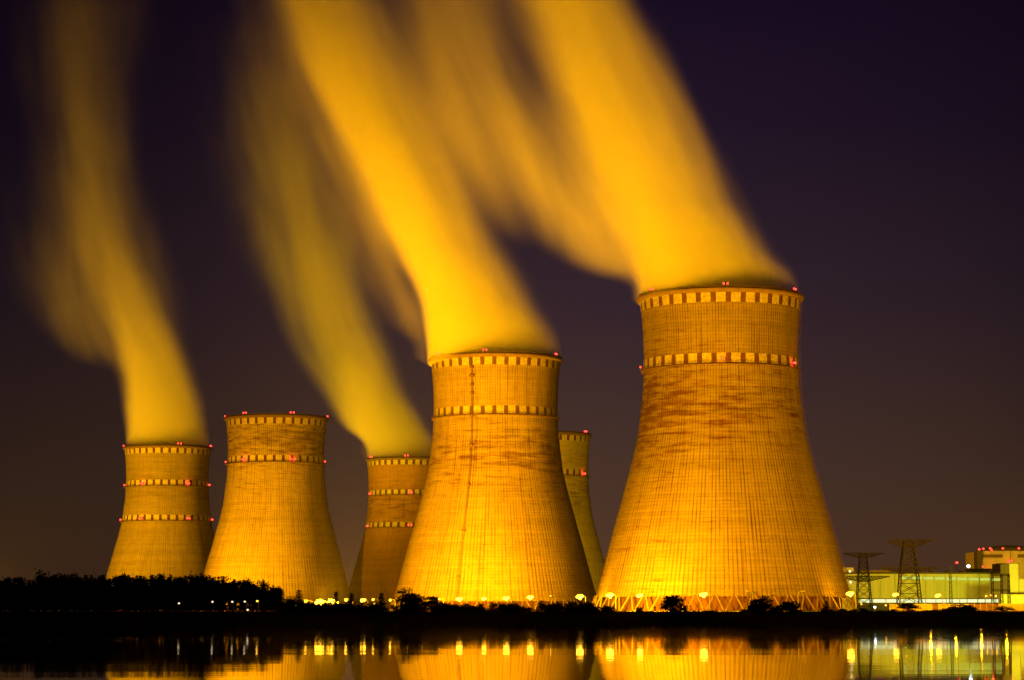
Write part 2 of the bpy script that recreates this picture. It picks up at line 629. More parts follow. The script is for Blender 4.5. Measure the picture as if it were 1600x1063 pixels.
def tower(key, label, mat, rings, rim_lamps, ring_lamps, legs, lampscale=1.0, rednear=0, ladder=None, phase=0.0, band_n=34, frac=.62):
    X, Y = TW[key]
    wm_ = M_white2 if legs else M_white
    t = empty('cooling_tower', (X, Y, 0), label, 'cooling tower', 'cooling towers of the power station')
    part('shell', shared('shell_' + key, shell_bm, mat, True), t)
    part('rim', shared('rim', lip_bm, M_lip), t)
    part('parapet', shared('parapet', lambda: (lambda b_: (lathe(b_, [(38.5, 154.2), (38.9, 154.2), (38.9, 155.3), (38.5, 155.3)], 128, close=True), b_)[1])(bmesh.new()), M_lattice), t)
    part('railing', shared('railing', lambda: rail_bm(154.15, 39.2), M_rust), t)
    bp_ = part('checkered_band', shared('band_top%d%.2f%s' % (band_n, frac, wm_.name), lambda: band_bm(147.8, 152.25, band_n, frac), [wm_, M_redp]), t)
    bp_.rotation_euler.z = phase
    zs_ = (119.6, 88.8)
    for k in range(rings):
        z = zs_[k]
        bp_ = part('checkered_band', shared('band%d_%d%.2f%s' % (k, band_n, frac, wm_.name), lambda: band_bm(z, z + 4.7, band_n, frac), [wm_, M_redp]), t)
        bp_.rotation_euler.z = phase
        part('gallery', shared('gallery%d' % k, lambda: gallery_bm(z - .35), M_rust), t)
    if legs:
        for k in range(44):
            a = 2 * math.pi * (k + .5) / 44
            part('support_leg', shared('leg%d' % k, lambda: leg_bm(a), M_leg), t)
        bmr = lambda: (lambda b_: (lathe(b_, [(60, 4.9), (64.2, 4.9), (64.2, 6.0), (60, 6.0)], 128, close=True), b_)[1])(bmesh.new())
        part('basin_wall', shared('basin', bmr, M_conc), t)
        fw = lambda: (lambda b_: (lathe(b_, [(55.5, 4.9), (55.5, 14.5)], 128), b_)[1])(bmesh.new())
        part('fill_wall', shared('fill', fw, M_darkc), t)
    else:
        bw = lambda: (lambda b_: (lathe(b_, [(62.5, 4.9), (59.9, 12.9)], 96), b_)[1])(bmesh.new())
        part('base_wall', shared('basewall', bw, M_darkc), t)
    rl = [(a, 156.0, 39.0, dbl) for a, dbl in rim_lamps]
    for k, lst in enumerate(ring_lamps):
        for a, dbl in lst:
            rl.append((a, zs_[k] + 1.7, rad(zs_[k]) + 1.5, dbl))
    for a, z, r, dbl in rl:
        a = R(a)
        p = (r * math.sin(a), -r * math.cos(a), z)
        for dx in ((-.9 * lampscale, .9 * lampscale) if dbl else (0,)):
            o = part('warning_lamp', shared('lamp%.1f' % lampscale, lambda: lamp_bm(lampscale), M_lampred), t, (p[0] + dx * math.cos(a), p[1] + dx * math.sin(a), z))
            o.rotation_euler.z = a
            part('bracket', shared('brk%.1f' % lampscale, lambda: bracket_bm(lampscale), M_rust), o)
        if rednear and r < 38.8 and abs(a) < 1.35:
            l = point('warning_lamp_light', (p[0] + math.sin(a) * .6, p[1] - math.cos(a) * .6, p[2]), rednear, RED, .3)
            l.parent = t
    if ladder is not None:
        part('ladder', shared('ladder_' + key, lambda: ladder_bm(R(ladder)), M_rust), t)
    return t


BASE = (.17, .13, .088)
STAIN = (.062, .022, .008)
m5 = concrete_shell('shell_concrete_stained', 1.0, 176, BASE, STAIN, 1.05, 98, 38, 1.6, .6, -.05)
m4 = concrete_shell('shell_concrete_patched', 5.3, 160, (.215, .164, .11), STAIN, .9, 96, 30, 1.7, .5, .02)
m2 = concrete_shell('shell_concrete_rows', 9.1, 150, (.34, .275, .185), STAIN, .9, 135, 45, 1.9, .5)
m1 = concrete_shell('shell_concrete_pale', 14.7, 150, (.23, .185, .13), (.10, .065, .03), .65, 120, 30, 1.9, .4)
m3 = concrete_shell('shell_concrete_brown', 21.2, 150, (.27, .155, .10), STAIN, .7, 110, 40, 1.9, .35)
m6 = concrete_shell('shell_concrete_grey', 27.9, 150, (.34, .31, .24), STAIN, .7, 110, 40, 1.9, .4)

tower('T5', 'largest, nearest and rightmost cooling tower, brown stained, its foot beside the pylons', m5, 1,
      [(-60, 1), (-1, 1), (59, 1), (119, 1), (179, 1), (240, 1)], [[(-90, 0), (-3, 0), (60, 1), (180, 1)]], True, 1.0, 900, 86, phase=.05, frac=.64)
tower('T4', 'central cooling tower with a dark ladder running all the way down its front', m4, 1,
      [(-60, 1), (-9, 1), (65, 1), (125, 1), (185, 1)], [[]], True, 1.05, 0, -21, phase=.02, frac=.64)
tower('T2', 'brightly lit cooling tower without steam, second from the left, behind the black wood', m2, 1,
      [(-88, 0), (-32, 1), (23, 1), (88, 0), (145, 1), (205, 1)], [[(-88, 0), (-34, 1), (25, 1), (82, 0), (180, 1)]], False, 1.35, 1200, phase=.09, frac=.68)
tower('T1', 'leftmost cooling tower, with three painted bands and a steam plume, behind the black wood', m1, 2,
      [(-84, 1), (23, 1), (84, 1), (143, 1), (205, 1)], [[(-88, 1), (-28, 1), (36, 1), (84, 1)], [(-88, 1), (-26, 1), (35, 1), (85, 1)]], False, 1.5, 1200, phase=.03, frac=.66)
tower('T3', 'dim brown cooling tower with three painted bands, half hidden behind the central tower', m3, 2,
      [(-58, 1), (2, 1), (62, 1), (122, 1)], [[(-64, 1), (8, 1), (70, 1)], [(-62, 1), (7, 1), (70, 1)]], False, 1.5, 1200, phase=.07, frac=.62)
tower('T6', 'dim greenish cooling tower, only its right edge showing between the two largest towers', m6, 1,
      [(60, 1), (120, 1), (-60, 1)], [[(59, 1), (-60, 1)]], False, 1.5, 1200, phase=.01, frac=.66)


# ------------------------------------------------------------------ steam plumes
def plume(key, label, core, wing, amp, wamp, dmax, seed, z0=149.5):
    X0, Y0 = TW[key]
    def conv(keys):
        out = []
        for k in keys:
            py = k[0]
            P = [at(p, py, Y0) for p in k[1:4]]
            out.append([P[0].z] + [p.x - X0 for p in P])
        return sorted(out)
    C = conv(core)
    Wg = conv(wing)
    zt = C[-1][0]
    L = zt - z0
    allx = [v for r in C + Wg for v in r[1:]]
    xmin, xmax = min(allx) - 1, max(allx) + 1

    def interp(tab, z, i):
        if z <= tab[0][0]:
            return tab[0][i]
        for p, q in zip(tab[:-1], tab[1:]):
            if p[0] <= z <= q[0]:
                return p[i] + (q[i] - p[i]) * (z - p[0]) / (q[0] - p[0])
        return tab[-1][i]

    mt = bpy.data.materials.new('steam')
    mt.use_nodes = True
    N = NT(mt.node_tree)
    tc_ = N.n('ShaderNodeTexCoord')
    s = N.n('ShaderNodeSeparateXYZ')
    N.link(tc_.outputs['Object'], s.inputs[0])
    x, y, z = s.outputs
    t_ = N.m('DIVIDE', N.m('SUBTRACT', z, z0), L)

    def cv(tab, i):
        pts = [((r[0] - z0) / L, (r[i] - xmin) / (xmax - xmin)) for r in tab]
        pts = [(max(0, min(1, a)), b_) for a, b_ in pts]
        if pts[0][0] > 0:
            pts.insert(0, (0, pts[0][1]))
        if pts[-1][0] < 1:
            pts.append((1, pts[-1][1]))
        return N.m('MULTIPLY_ADD', N.curve(t_, pts), xmax - xmin, xmin)

    def ampc(keys):
        pts = sorted([((at(800, py, Y0).z - z0) / L, a) for py, a in keys])
        pts = [(max(0, min(1, a)), b_) for a, b_ in pts]
        if pts[0][0] > 0:
            pts.insert(0, (0, pts[0][1]))
        if pts[-1][0] < 1:
            pts.append((1, pts[-1][1]))
        return N.curve(t_, pts)

    grow = N.mapr(t_, 0, .25, .0, 1)
    lxc = cv(C, 2)
    # long soft streaks that follow the flow
    nv = N.comb(N.m('MULTIPLY', N.m('SUBTRACT', x, lxc), .022), N.m('MULTIPLY', y, .018), N.m('ADD', N.m('MULTIPLY', z, .006), seed))
    nz = N.m('SUBTRACT', N.noise(nv, 1.0, 3, .55), .5)

    def lobe(tab, xc, soft0, na):
        xl, xr = cv(tab, 1), cv(tab, 3)
        dx = N.m('SUBTRACT', x, xc)
        ux = N.m('MAXIMUM', N.m('DIVIDE', dx, N.m('SUBTRACT', xr, xc)), N.m('DIVIDE', dx, N.m('SUBTRACT', xl, xc)))
        ry = N.m('MAXIMUM', 36.0, N.m('MULTIPLY', N.m('SUBTRACT', xr, xl), .42))
        ry = N.m('MINIMUM', ry, N.mapr(t_, 0, .12, 36.0, 140.0))
        uy = N.m('DIVIDE', y, ry)
        rho = N.m('SQRT', N.m('ADD', N.m('MULTIPLY', ux, ux), N.m('MULTIPLY', uy, uy)))
        rho = N.m('ADD', rho, N.m('MULTIPLY', nz, N.m('MULTIPLY', grow, na)))
        lob = N.mapr(rho, N.mapr(t_, 0, .1, .99, 1.13), soft0, 0, 1, True)
        return N.m('POWER', lob, N.mapr(t_, 0, .15, .7, 1.9))

    fv = N.comb(N.m('MULTIPLY', N.m('SUBTRACT', x, lxc), .034), N.m('MULTIPLY', y, .025), N.m('ADD', N.m('MULTIPLY', z, .008), seed + 40))
    fine = N.noise(fv, 1.0, 4, .6)
    d1 = N.m('MULTIPLY', lobe(C, lxc, N.mapr(t_, .0, .3, .85, .0), .9), ampc(amp))
    d2 = N.m('MULTIPLY', lobe(Wg, cv(Wg, 2), .0, 1.3), ampc(wamp))
    d1 = N.m('MULTIPLY', d1, N.mapr(fine, .25, .7, N.mapr(t_, 0, .3, 1.6, .45), 1.7))
    d2 = N.m('MULTIPLY', d2, N.mapr(fine, .3, .75, .3, 1.7, True))
    den = N.m('MULTIPLY', N.m('ADD', d1, d2), dmax)
    fade = N.mapr(t_, .93, 1.0, 1, 0)
    den = N.m('MULTIPLY', den, fade)
    v = N.n('ShaderNodeVolumeScatter')
    v.inputs['Color'].default_value = (.995, .98, .7, 1)
    v.inputs['Anisotropy'].default_value = 0.0
    N.link(den, v.inputs['Density'])
    o = N.n('ShaderNodeOutputMaterial')
    N.link(v.outputs[0], o.inputs['Volume'])
    try:
        mt.cycles.volume_step_rate = .45
    except Exception:
        pass

    bm = bmesh.new()
    rings = []
    nz_, ns = 30, 32
    for k in range(nz_ + 1):
        z = z0 + L * k / nz_
        a0, a1 = interp(C, z, 1), interp(C, z, 3)
        lo, hi = a0, a1
        if Wg[0][0] - 8 <= z:
            b0, b1 = interp(Wg, z, 1), interp(Wg, z, 3)
            lo, hi = min(a0, b0), max(a1, b1)
        if z < 153.5:
            lo, hi = max(lo, -36), min(hi, 36)
        r_y = max(36.0, .42 * (hi - lo))
        r_y = min(r_y, 36 + (140 - 36) * min(1, (z - z0) / L / .12))
        c, h_ = (lo + hi) / 2, (hi - lo) / 2
        ex = 1 + .14 * max(0, min(1, (z - z0) / L / .1))
        h_ *= ex
        r_y *= ex
        rings.append([bm.verts.new((c + h_ * math.cos(2 * math.pi * i / ns), r_y * math.sin(2 * math.pi * i / ns), z)) for i in range(ns)])
    for A, B in zip(rings[:-1], rings[1:]):
        for i in range(ns):
            bm.faces.new((A[i], A[(i + 1) % ns], B[(i + 1) % ns], B[i]))
    bm.faces.new(rings[0][::-1])
    bm.faces.new(rings[-1])
    o = mesh_obj('steam_plume', bm, mt)
    o.location = (X0, Y0, 0)
    return tag(o, label, 'steam', 'steam plumes over the towers')


plume('T5', 'widest glowing steam plume, rising from the largest tower at the right',
      [(458, 998, 1062, 1244), (400, 978, 1050, 1208), (350, 945, 1036, 1176), (300, 905, 1012, 1150), (200, 842, 970, 1100), (100, 805, 925, 1052), (0, 770, 885, 1000), (-60, 745, 860, 970)],
      [(450, 985, 1000, 1040), (420, 890, 975, 1060), (380, 790, 940, 1070), (340, 720, 900, 1070), (300, 670, 860, 1060), (200, 580, 780, 1000), (140, 550, 730, 950), (80, 540, 710, 920), (-60, 540, 710, 900)],
      [(458, 1), (300, 1), (150, .9), (0, .8)], [(450, .08), (400, .22), (300, .27), (200, .22), (120, .14), (60, .13), (0, .12)], .1, 3.1)
plume('T4', 'bright golden steam plume over the central tower with the ladder',
      [(560, 667, 716, 876), (500, 660, 708, 850), (450, 640, 695, 828), (400, 605, 675, 805), (350, 572, 655, 781), (300, 548, 633, 755), (200, 490, 585, 710), (100, 435, 540, 664), (0, 388, 505, 626), (-50, 372, 488, 608)],
      [(550, 640, 662, 690), (500, 585, 640, 690), (440, 550, 605, 660), (400, 530, 590, 650), (300, 480, 560, 640), (200, 420, 500, 600), (100, 370, 450, 560), (-50, 340, 420, 520)],
      [(560, 1), (300, 1), (150, .9), (0, .7)], [(550, .03), (480, .085), (400, .08), (250, .08), (100, .07), (0, .04)], .1, 8.4)
plume('T3', 'greenish fading steam plume rising from the dim brown tower',
      [(716, 572, 622, 690), (660, 528, 596, 668), (600, 485, 560, 640), (540, 444, 526, 622), (480, 416, 505, 604), (420, 397, 490, 588), (350, 378, 475, 574), (280, 355, 460, 564), (200, 328, 440, 556), (100, 330, 425, 530), (20, 320, 420, 530)],
      [(700, 560, 575, 600), (600, 470, 520, 580), (480, 400, 470, 560), (350, 340, 430, 540), (200, 300, 400, 530), (20, 280, 400, 530)],
      [(716, .9), (600, .85), (480, .7), (400, .62), (320, .45), (240, .26), (150, .12), (60, .02)], [(700, .05), (480, .08), (300, .08), (150, .06), (60, .02)], .05, 14.2)
plume('T1', 'fading amber steam plume over the leftmost tower',
      [(700, 196, 255, 329), (640, 190, 248, 321), (600, 180, 240, 314), (550, 155, 224, 302), (500, 130, 205, 292), (450, 110, 190, 282), (400, 95, 175, 268), (350, 85, 165, 255), (250, 70, 150, 236), (150, 50, 140, 238), (50, 30, 140, 255), (0, 20, 140, 262), (-40, 15, 140, 265)],
      [(600, 150, 195, 250), (560, 100, 170, 245), (500, 45, 140, 235), (440, 15, 115, 215), (380, 0, 100, 195), (300, 0, 95, 185), (200, 10, 105, 195), (100, 5, 110, 220), (-40, 0, 110, 220)],
      [(700, .9), (600, .85), (500, .65), (400, .42), (300, .26), (200, .15), (100, .1), (0, .08)], [(590, .0), (540, .1), (440, .13), (340, .09), (240, .06), (100, .05), (0, .04)], .058, 21.7)

# ------------------------------------------------------------------ lamps
def sphere_me(key, r, mat, sz=.8):
    return shared(key, lambda: (lambda b_: (blob(b_, Vector((0, 0, 0)), r, 2, sz), b_)[1])(bmesh.new()), mat, True)


def street_lamp(px, py, Y, size, label, power, mat=None, arm=2.6, color=SODIUM, lit=True):
    """size 0 small .. 3 great glare"""
    P = at(px, py, Y)
    g = 4.9
    t = empty('street_lamp', (P.x + arm, P.y, g), label, 'street lamp', 'lamps lighting the plant yard')
    h = P.z - g
    bm = bmesh.new()
    bar(bm, (0, 0, -.3), (0, 0, h * .96), .26, n=8, w2=.16)
    mesh_obj('pole', bm, M_steel, t)
    bm = bmesh.new()
    bar(bm, (.0, 0, h * .955), (-arm * .4, 0, h + .32), .12, n=6)
    bar(bm, (-arm * .4, 0, h + .32), (-arm * .86, 0, h + .42), .12, n=6)
    mesh_obj('arm', bm, M_steel, t)
    bm = bmesh.new()
    k = 1 + .3 * size
    box(bm, -arm - .55 * k, -arm + .55 * k, -.25 * k, .25 * k, h + .36, h + .36 + .22 * k)
    bmesh.ops.bevel(bm, geom=bm.edges[:], offset=.07, segments=2, affect='EDGES')
    mesh_obj('lamp_head', bm, M_steel, t)
    r = (.35, .6, .95, 1.05)[size]
    if lit:
        mm = mat or (M_sod_s if size == 0 else M_sod)
        if size > 1:  # extra glowing globes, added to imitate the wide glare of bright lamps
            for bx_, bz_, br_ in ((1.05, .2, .75), (-1.0, -.1, .8), (.2, -.9, .7))[:1 + 2 * (size - 2)]:
                part('bulb', sphere_me('glare_globe%.2f' % br_, br_, mm), t, (-arm + bx_, -.2, h - .3 + bz_))
        bl = part('bulb', sphere_me('bulb%d%s' % (size, mm.name), r, mm), t, (-arm, -.1, h - r * .8 + .38))
        if power:
            c_ = Vector((-arm, r + .8, h))
            l = spot('street_lamp_light', c_, c_ + Vector((0, 1, .25)), power * 520, color, 165, .6, .5)
            l.parent = t
    return t


L = [
    (421.7, 941, 905, 0, 'small orange street lamp at the right end of the black wood', 15),
    (438.5, 940.5, 915, 0, 'small orange street lamp behind the conifer nearest the wood', 15),
    (457.5, 941, 920, 0, 'faint orange street lamp between two conifers right of the wood', 10),
    (478, 940, 930, 1, 'orange street lamp just left of the twin glaring lamps', 40),
    (499.4, 940.2, 900, 3, 'left one of the twin glaring lamps right of the wood', 120),
    (517.6, 940.2, 900, 3, 'right one of the twin glaring lamps right of the wood', 120),
    (541, 938, 980, 1, 'orange street lamp on a pale post right of the twin glaring lamps', 60),
    (566, 937.4, 1150, 2, 'orange street lamp below the dim brown tower', 120),
    (583, 937, 1200, 1, 'street lamp above a lower lamp, left of the central tower foot', 60),
    (584, 945, 960, 0, 'low small lamp under a brighter one, left of the central tower foot', 15),
    (609.7, 938, 1250, 1, 'street lamp at the left foot of the central tower', 200),
    (637, 936, 1300, 1, 'street lamp behind the broad pine before the central tower', 430),
    (660, 936, 1310, 1, 'street lamp right of the broad pine before the central tower', 520),
    (686, 936, 1310, 1, 'street lamp left of the ladder foot of the central tower', 560),
    (717.8, 935, 1300, 3, 'glaring street lamp at the ladder foot of the central tower', 640),
    (755, 935, 1310, 2, 'bright street lamp under the middle of the central tower, left of a bigger glare', 330),
    (791, 934, 1300, 3, 'glaring street lamp under the right half of the central tower', 260),
    (828.4, 932.5, 1290, 3, 'glaring street lamp nearest left of a dim lamp under the central tower', 230),
    (860, 932, 1270, 0, 'dim street lamp between two glaring ones below the central tower right side', 20),
    (905.8, 931.5, 1120, 3, 'glaring street lamp in the gap between the two largest towers', 170),
    (952.8, 929, 1072, 3, 'glaring street lamp at the left foot of the largest tower', 1500),
    (998, 930, 1062, 2, 'bright street lamp second from the left below the largest tower', 450),
    (1099, 928, 1062, 3, 'glaring street lamp below the middle of the largest tower', 110),
    (1328, 926.7, 1100, 3, 'brightest glaring street lamp, at the right foot of the largest tower', 60),
    (1397.7, 928.6, 1150, 2, 'street lamp in front of the turbine hall, left of the large pylon legs', 110),
    (1464, 930, 1150, 2, 'street lamp in front of the turbine hall, right of the large pylon', 110),
]
for px, py, Y, sz, lab, pw in L:
    street_lamp(px, py, Y, sz, lab, pw)
street_lamp(1167, 925.5, 1066, 0, 'unlit street lamp, left one of two below the largest tower', 0, lit=False)
street_lamp(1256, 925.5, 1070, 0, 'unlit street lamp, right one of two below the largest tower', 0, lit=False, arm=-2.6)
for px, py, lab in ((279.6, 943.4, 'leftmost small white lamp glinting in the black wood'), (332, 941, 'second small lamp from the left glinting in the wood'),
                    (363, 941, 'third small lamp from the left in the wood'), (382.5, 940.7, 'small lamp in the wood above a lower white lamp'),
                    (402, 940, 'dim small lamp nearest the right end of the wood'), (387, 953.6, 'lowest small white lamp, at the foot of the wood'),
                    (462, 947, 'low small white lamp below the conifers right of the wood')):
    street_lamp(px, py, 866, 0, lab, 0, M_sod_w if 'dim' not in lab else M_sod_s, arm=.5)

# ------------------------------------------------------------------ power station buildings at the right
M_clad = simple('pale_cladding', (.42, .42, .30), .7, 0, .12, .25, (3, 1, .15))
M_clad2 = simple('pale_concrete_panels', (.45, .40, .26), .85, 0, .15, .2)
M_roof = simple('dark_roof', (.06, .05, .045), .9, 0, .2, .2)
M_stripe = simple('brown_stripe', (.12, .07, .04), .9, 0, .2, .3)
M_fence = simple('fence_concrete', (.36, .30, .22), .9, 0, .3, .5, (1, 1, .2))


def xz(px, py, Y):
    p = at(px, py, Y)
    return p.x, p.z


YH = 1400
t = empty('turbine_hall', (at(1450, 940, YH).x, YH, 4.9), 'long pale turbine hall with two strips of lit windows, behind the pylons', 'hall')
bx0 = t.location.x


def hall_box(name, px0, px1, py0, py1, Y, dep, mat, z0=None, parent=t, extra=None):
    x0, zt_ = xz(px0, py0, Y)
    x1, zb_ = xz(px1, py1, Y)
    if z0 is not None:
        zb_ = z0
    bm = bmesh.new()
    ox, oy, oz = parent.location if parent else (0, 0, 0)
    box(bm, x0 - ox, x1 - ox, Y - oy, Y + dep - oy, zb_ - oz, zt_ - oz)
    return mesh_obj(name, bm, mat, parent)


hall_box('wall', 1300, 1577, 897, 960, YH, 50, M_clad, 4.9)
hall_box('roof', 1299, 1578, 894.5, 897, YH - .6, 51, M_roof)
hall_box('annex', 1310, 1334, 887, 897, YH + 3, 30, M_clad2, None)
hall_box('annex', 1334, 1392, 891.5, 894.3, YH + 6, 30, M_clad2, None)
for k in range(9):
    a = 1408 + k * 17.6
    hall_box('upper_window', a, a + 15.2, 901.2 + k * .35, 904.8 + k * .35, YH - .25, .3, M_win)
    if k:
        hall_box('pilaster', a - 1.7, a - .7, 899, 935, YH - .3, .32, M_clad)
xx = 1344
rnd = random.Random(5)
while xx < 1560:
    w = rnd.choice((15, 15, 19, 10))
    hall_box('lower_window', xx, min(xx + w, 1562), 936.6, 941.6, YH - .3, .35, M_winlow)
    xx += w + 1.6
hall_box('canopy', 1340, 1564, 935.3, 936.2, YH - 1.8, 1.85, M_roof)
hall_box('plinth', 1340, 1564, 942.2, 950, YH - .6, .62, M_roof, 4.9)
for k, (a, w, h_) in enumerate(((1402, 5, 2.2), (1430, 9, 1.8), (1452, 4, 3), (1478, 7, 2), (1500, 6, 2.6), (1536, 8, 2.2), (1547, 3, 3.4))):
    hall_box('roof_vent', a, a + w, 894.3 - h_, 894.3, YH + 4 + k, 4, M_stripe)
for px_ in (1375, 1398, 1446, 1531):
    hall_box('drain_pipe', px_, px_ + .7, 898, 935, YH - .4, .38, M_roof)
for px, py in ((1346, 944), (1384, 946), (1541, 931.5), (1549, 930.5), (1556, 931.5)):
    p = at(px, py, YH - 1.2)
    part('wall_lamp', sphere_me('walllamp_small', .5, M_sod_s), t, p - t.location)
for px, py in ((1328, 893), (1329, 910)):
    p = at(px, py, YH - .8)
    part('wall_lamp', sphere_me('walllamp', .75, M_sod_w), t, p - t.location)

YA = 1370
t2 = empty('stair_block', (at(1585, 940, YA).x, YA, 4.9), 'tall pale block at the right edge standing in front of the turbine hall end', 'building')
hall_box('tower_wall', 1577, 1592, 881, 930, YA, 25, M_clad2, 4.9, t2)
hall_box('wing_wall', 1592, 1650, 905, 930, YA + 1, 25, M_clad2, 4.9, t2)
hall_box('low_wall', 1564, 1655, 929, 950, YA - 8, 7.9, M_clad2, 4.9, t2)
hall_box('parapet', 1576.4, 1592.6, 880, 881, YA - .3, 25.6, M_roof, None, t2)
for k in range(3):
    hall_box('glass_panel', 1570.5, 1574.5, 905 + 6 * k, 909.5 + 6 * k, YH - .4, .3, M_win, None, t)

YR = 1600
t3 = empty('reactor_building', (at(1580, 900, YR).x, YR, 4.9), 'reactor block with a low domed roof and red warning lamps at the right edge', 'building')
hall_box('wall', 1535, 1660, 861, 900, YR, 60, M_clad2, 4.9, t3)
hall_box('stripe', 1535.5, 1567, 866.5, 871.5, YR - .3, .32, M_stripe, None, t3)
hall_box('stripe', 1590, 1659, 866.5, 871.5, YR - .3, .32, M_stripe, None, t3)
hall_box('seam', 1578.4, 1580, 861, 890, YR - .3, .32, M_stripe, None, t3)
hall_box('stair_shaft', 1527, 1534.8, 860, 895, YR - 2, 12, M_roof, 4.9, t3)
bm = bmesh.new()
rr = at(1625, 861, YR).x - at(1582, 861, YR).x
zz = at(1582, 861, YR).z - 4.9
lathe(bm, [(rr, zz + .02), (rr * .98, zz + 1.2), (rr * .8, zz + 2.6), (rr * .5, zz + 3.6), (rr * .2, zz + 4.1), (.01, zz + 4.2)], 48)
bmesh.ops.translate(bm, vec=(at(1584, 861, YR).x - t3.location.x, 20, 0), verts=bm.verts)
mesh_obj('dome_roof', bm, M_roof, t3, True)
for px, py in ((1530, 858.5), (1536.5, 857.8), (1547, 857), (1549.5, 859.5), (1567, 857), (1592, 857)):
    p = at(px, py, YR - 1) - t3.location
    o = part('warning_lamp', sphere_me('farred', .75, M_lampred), t3, p)
    bm = bmesh.new()
    bar(bm, (0, 0, -2.6), (0, 0, -.5), .3)
    mesh_obj('bracket', bm, M_rust, o)
for px, py in ((1576, 876.5), (1580, 876.5), (1534.5, 885.8)):
    p = at(px, py, YR - 1.2) - t3.location
    o = part('warning_lamp', sphere_me('farred', .75, M_lampred), t3, p)
l = point('warning_light', at(1578, 877, YR - 3), 300, RED, .5)
l.parent = t3
l.matrix_parent_inverse = Matrix.Translation(-t3.location)
l = point('warning_light', at(1548, 883, YR - 4), 500, RED, .5)
l.parent = t3
l.matrix_parent_inverse = Matrix.Translation(-t3.location)
YB = 1500
t4 = empty('machine_house', (at(1555, 900, YB).x, YB, 4.9), 'dark flat roofed block below the red lamps of the reactor block', 'building')
hall_box('wall', 1518, 1577, 890, 900, YB, 20, M_roof, 4.9, t4)
hall_box('penthouse', 1559, 1577, 880.5, 890, YB, 18, M_stripe, None, t4)
hall_box('parapet', 1517, 1558.5, 888.6, 889.9, YB - .3, 20.6, M_stripe, None, t4)

# masts with single lamps above the hall roof
for px, py, m_, lab, hw in ((1494.9, 879.4, M_lampred, 'thin mast with one red lamp above the turbine hall roof', .8), (1513, 885, M_blue, 'thin mast with a blue white lamp above the turbine hall roof', 1.0)):
    p = at(px, py, 1470)
    t = empty('lamp_mast', (p.x, p.y, 4.9), lab, 'mast')
    bm = bmesh.new()
    bar(bm, (0, 0, 0), (0, 0, p.z - 5.5), .5, w2=.25, n=6)
    mesh_obj('pole', bm, M_lattice, t)
    part('bulb', sphere_me('mastbulb' + m_.name, hw, m_), t, (0, -.3, p.z - 4.9))
p = at(1366.9, 949, 1180)
t = empty('yard_lamp', (p.x, p.y, 4.9), 'low blue white lamp in the yard left of the concrete fence', 'lamp')
bm = bmesh.new()
bar(bm, (0, 0, -.2), (0, 0, p.z - 5.3), .2, n=6)
mesh_obj('post', bm, M_steel, t)
part('bulb', sphere_me('yardbulb', .55, M_blue), t, (0, 0, p.z - 4.9))

# ------------------------------------------------------------------ concrete fence before the hall
YF = 1210
x0 = at(1390, 950, YF).x
x1 = at(1625, 950, YF).x
ztop = at(1500, 943.5, YF).z
t = empty('concrete_fence', ((x0 + x1) / 2, YF, 4.9), 'long concrete panel fence glowing orange before the turbine hall', 'fence')
rnd = random.Random(8)
pw = 3.0
k = 0
xx = x0
while xx < x1 - .5:
    bm = bmesh.new()
    h_ = ztop - 4.9 + rnd.uniform(-.12, .05)
    box(bm, -pw / 2 + .12, pw / 2 - .12, -.08, .08, -.2, h_)
    for q in range(5):
        box(bm, -pw / 2 + .3 + q * .52, -pw / 2 + .52 + q * .52, -.16, -.081, .2, h_ - .3)
    o = mesh_obj('fence_panel', bm, (M_fence, M_stripe)[1 if rnd.random() < .25 or 1506 < 800 + xx * 3800 / YF < 1540 else 0], t)
    o.location = (xx + pw / 2 - t.location.x, 0, 0)
    bm = bmesh.new()
    box(bm, -.13, .13, -.22, .2, -.2, h_ + .15)
    o = mesh_obj('fence_post', bm, M_fence, t)
    o.location = (xx - t.location.x, 0, 0)
    xx += pw
for q in range(6):
    point('fence_light', (x0 + (q + .5) * (x1 - x0) / 6, YF - 9, 11), 9000, SODIUM, .4)
# greenish yard lighting on the hall front
spot('yard_floodlight', (225, 1300, 8), (240, 1400, 22), .19 * MW, (1, .86, .03), 130)
spot('yard_floodlight', (290, 1310, 8), (275, 1400, 22), .19 * MW, (.9, 1, .03), 130)
spot('yard_floodlight', (300, 1330, 8), (292, 1372, 18), .06 * MW, AMBER, 120)
spot('yard_floodlight', (345, 1480, 30), (335, 1600, 45), .3 * MW, (1, .75, .03), 80)


# ------------------------------------------------------------------ pylons and gantry
def lattice_column(bm, x0, x1, z0, z1, w0, w1, d0, d1, n, t_=.22):
    """four legs tapering with X bracing"""
    def c(k):
        f_ = k / n
        return [Vector((x0 + (x1 - x0) * f_ + sx_ * (w0 + (w1 - w0) * f_) / 2, sy_ * (d0 + (d1 - d0) * f_) / 2, z0 + (z1 - z0) * f_)) for sx_, sy_ in ((-1, -1), (1, -1), (1, 1), (-1, 1))]
    for k in range(n):
        A, B = c(k), c(k + 1)
        for i in range(4):
            j = (i + 1) % 4
            bar(bm, A[i], B[i], t_)
            bar(bm, A[i], B[j], t_ * .55)
            bar(bm, A[j], B[i], t_ * .55)
            bar(bm, B[i], B[j], t_ * .6)


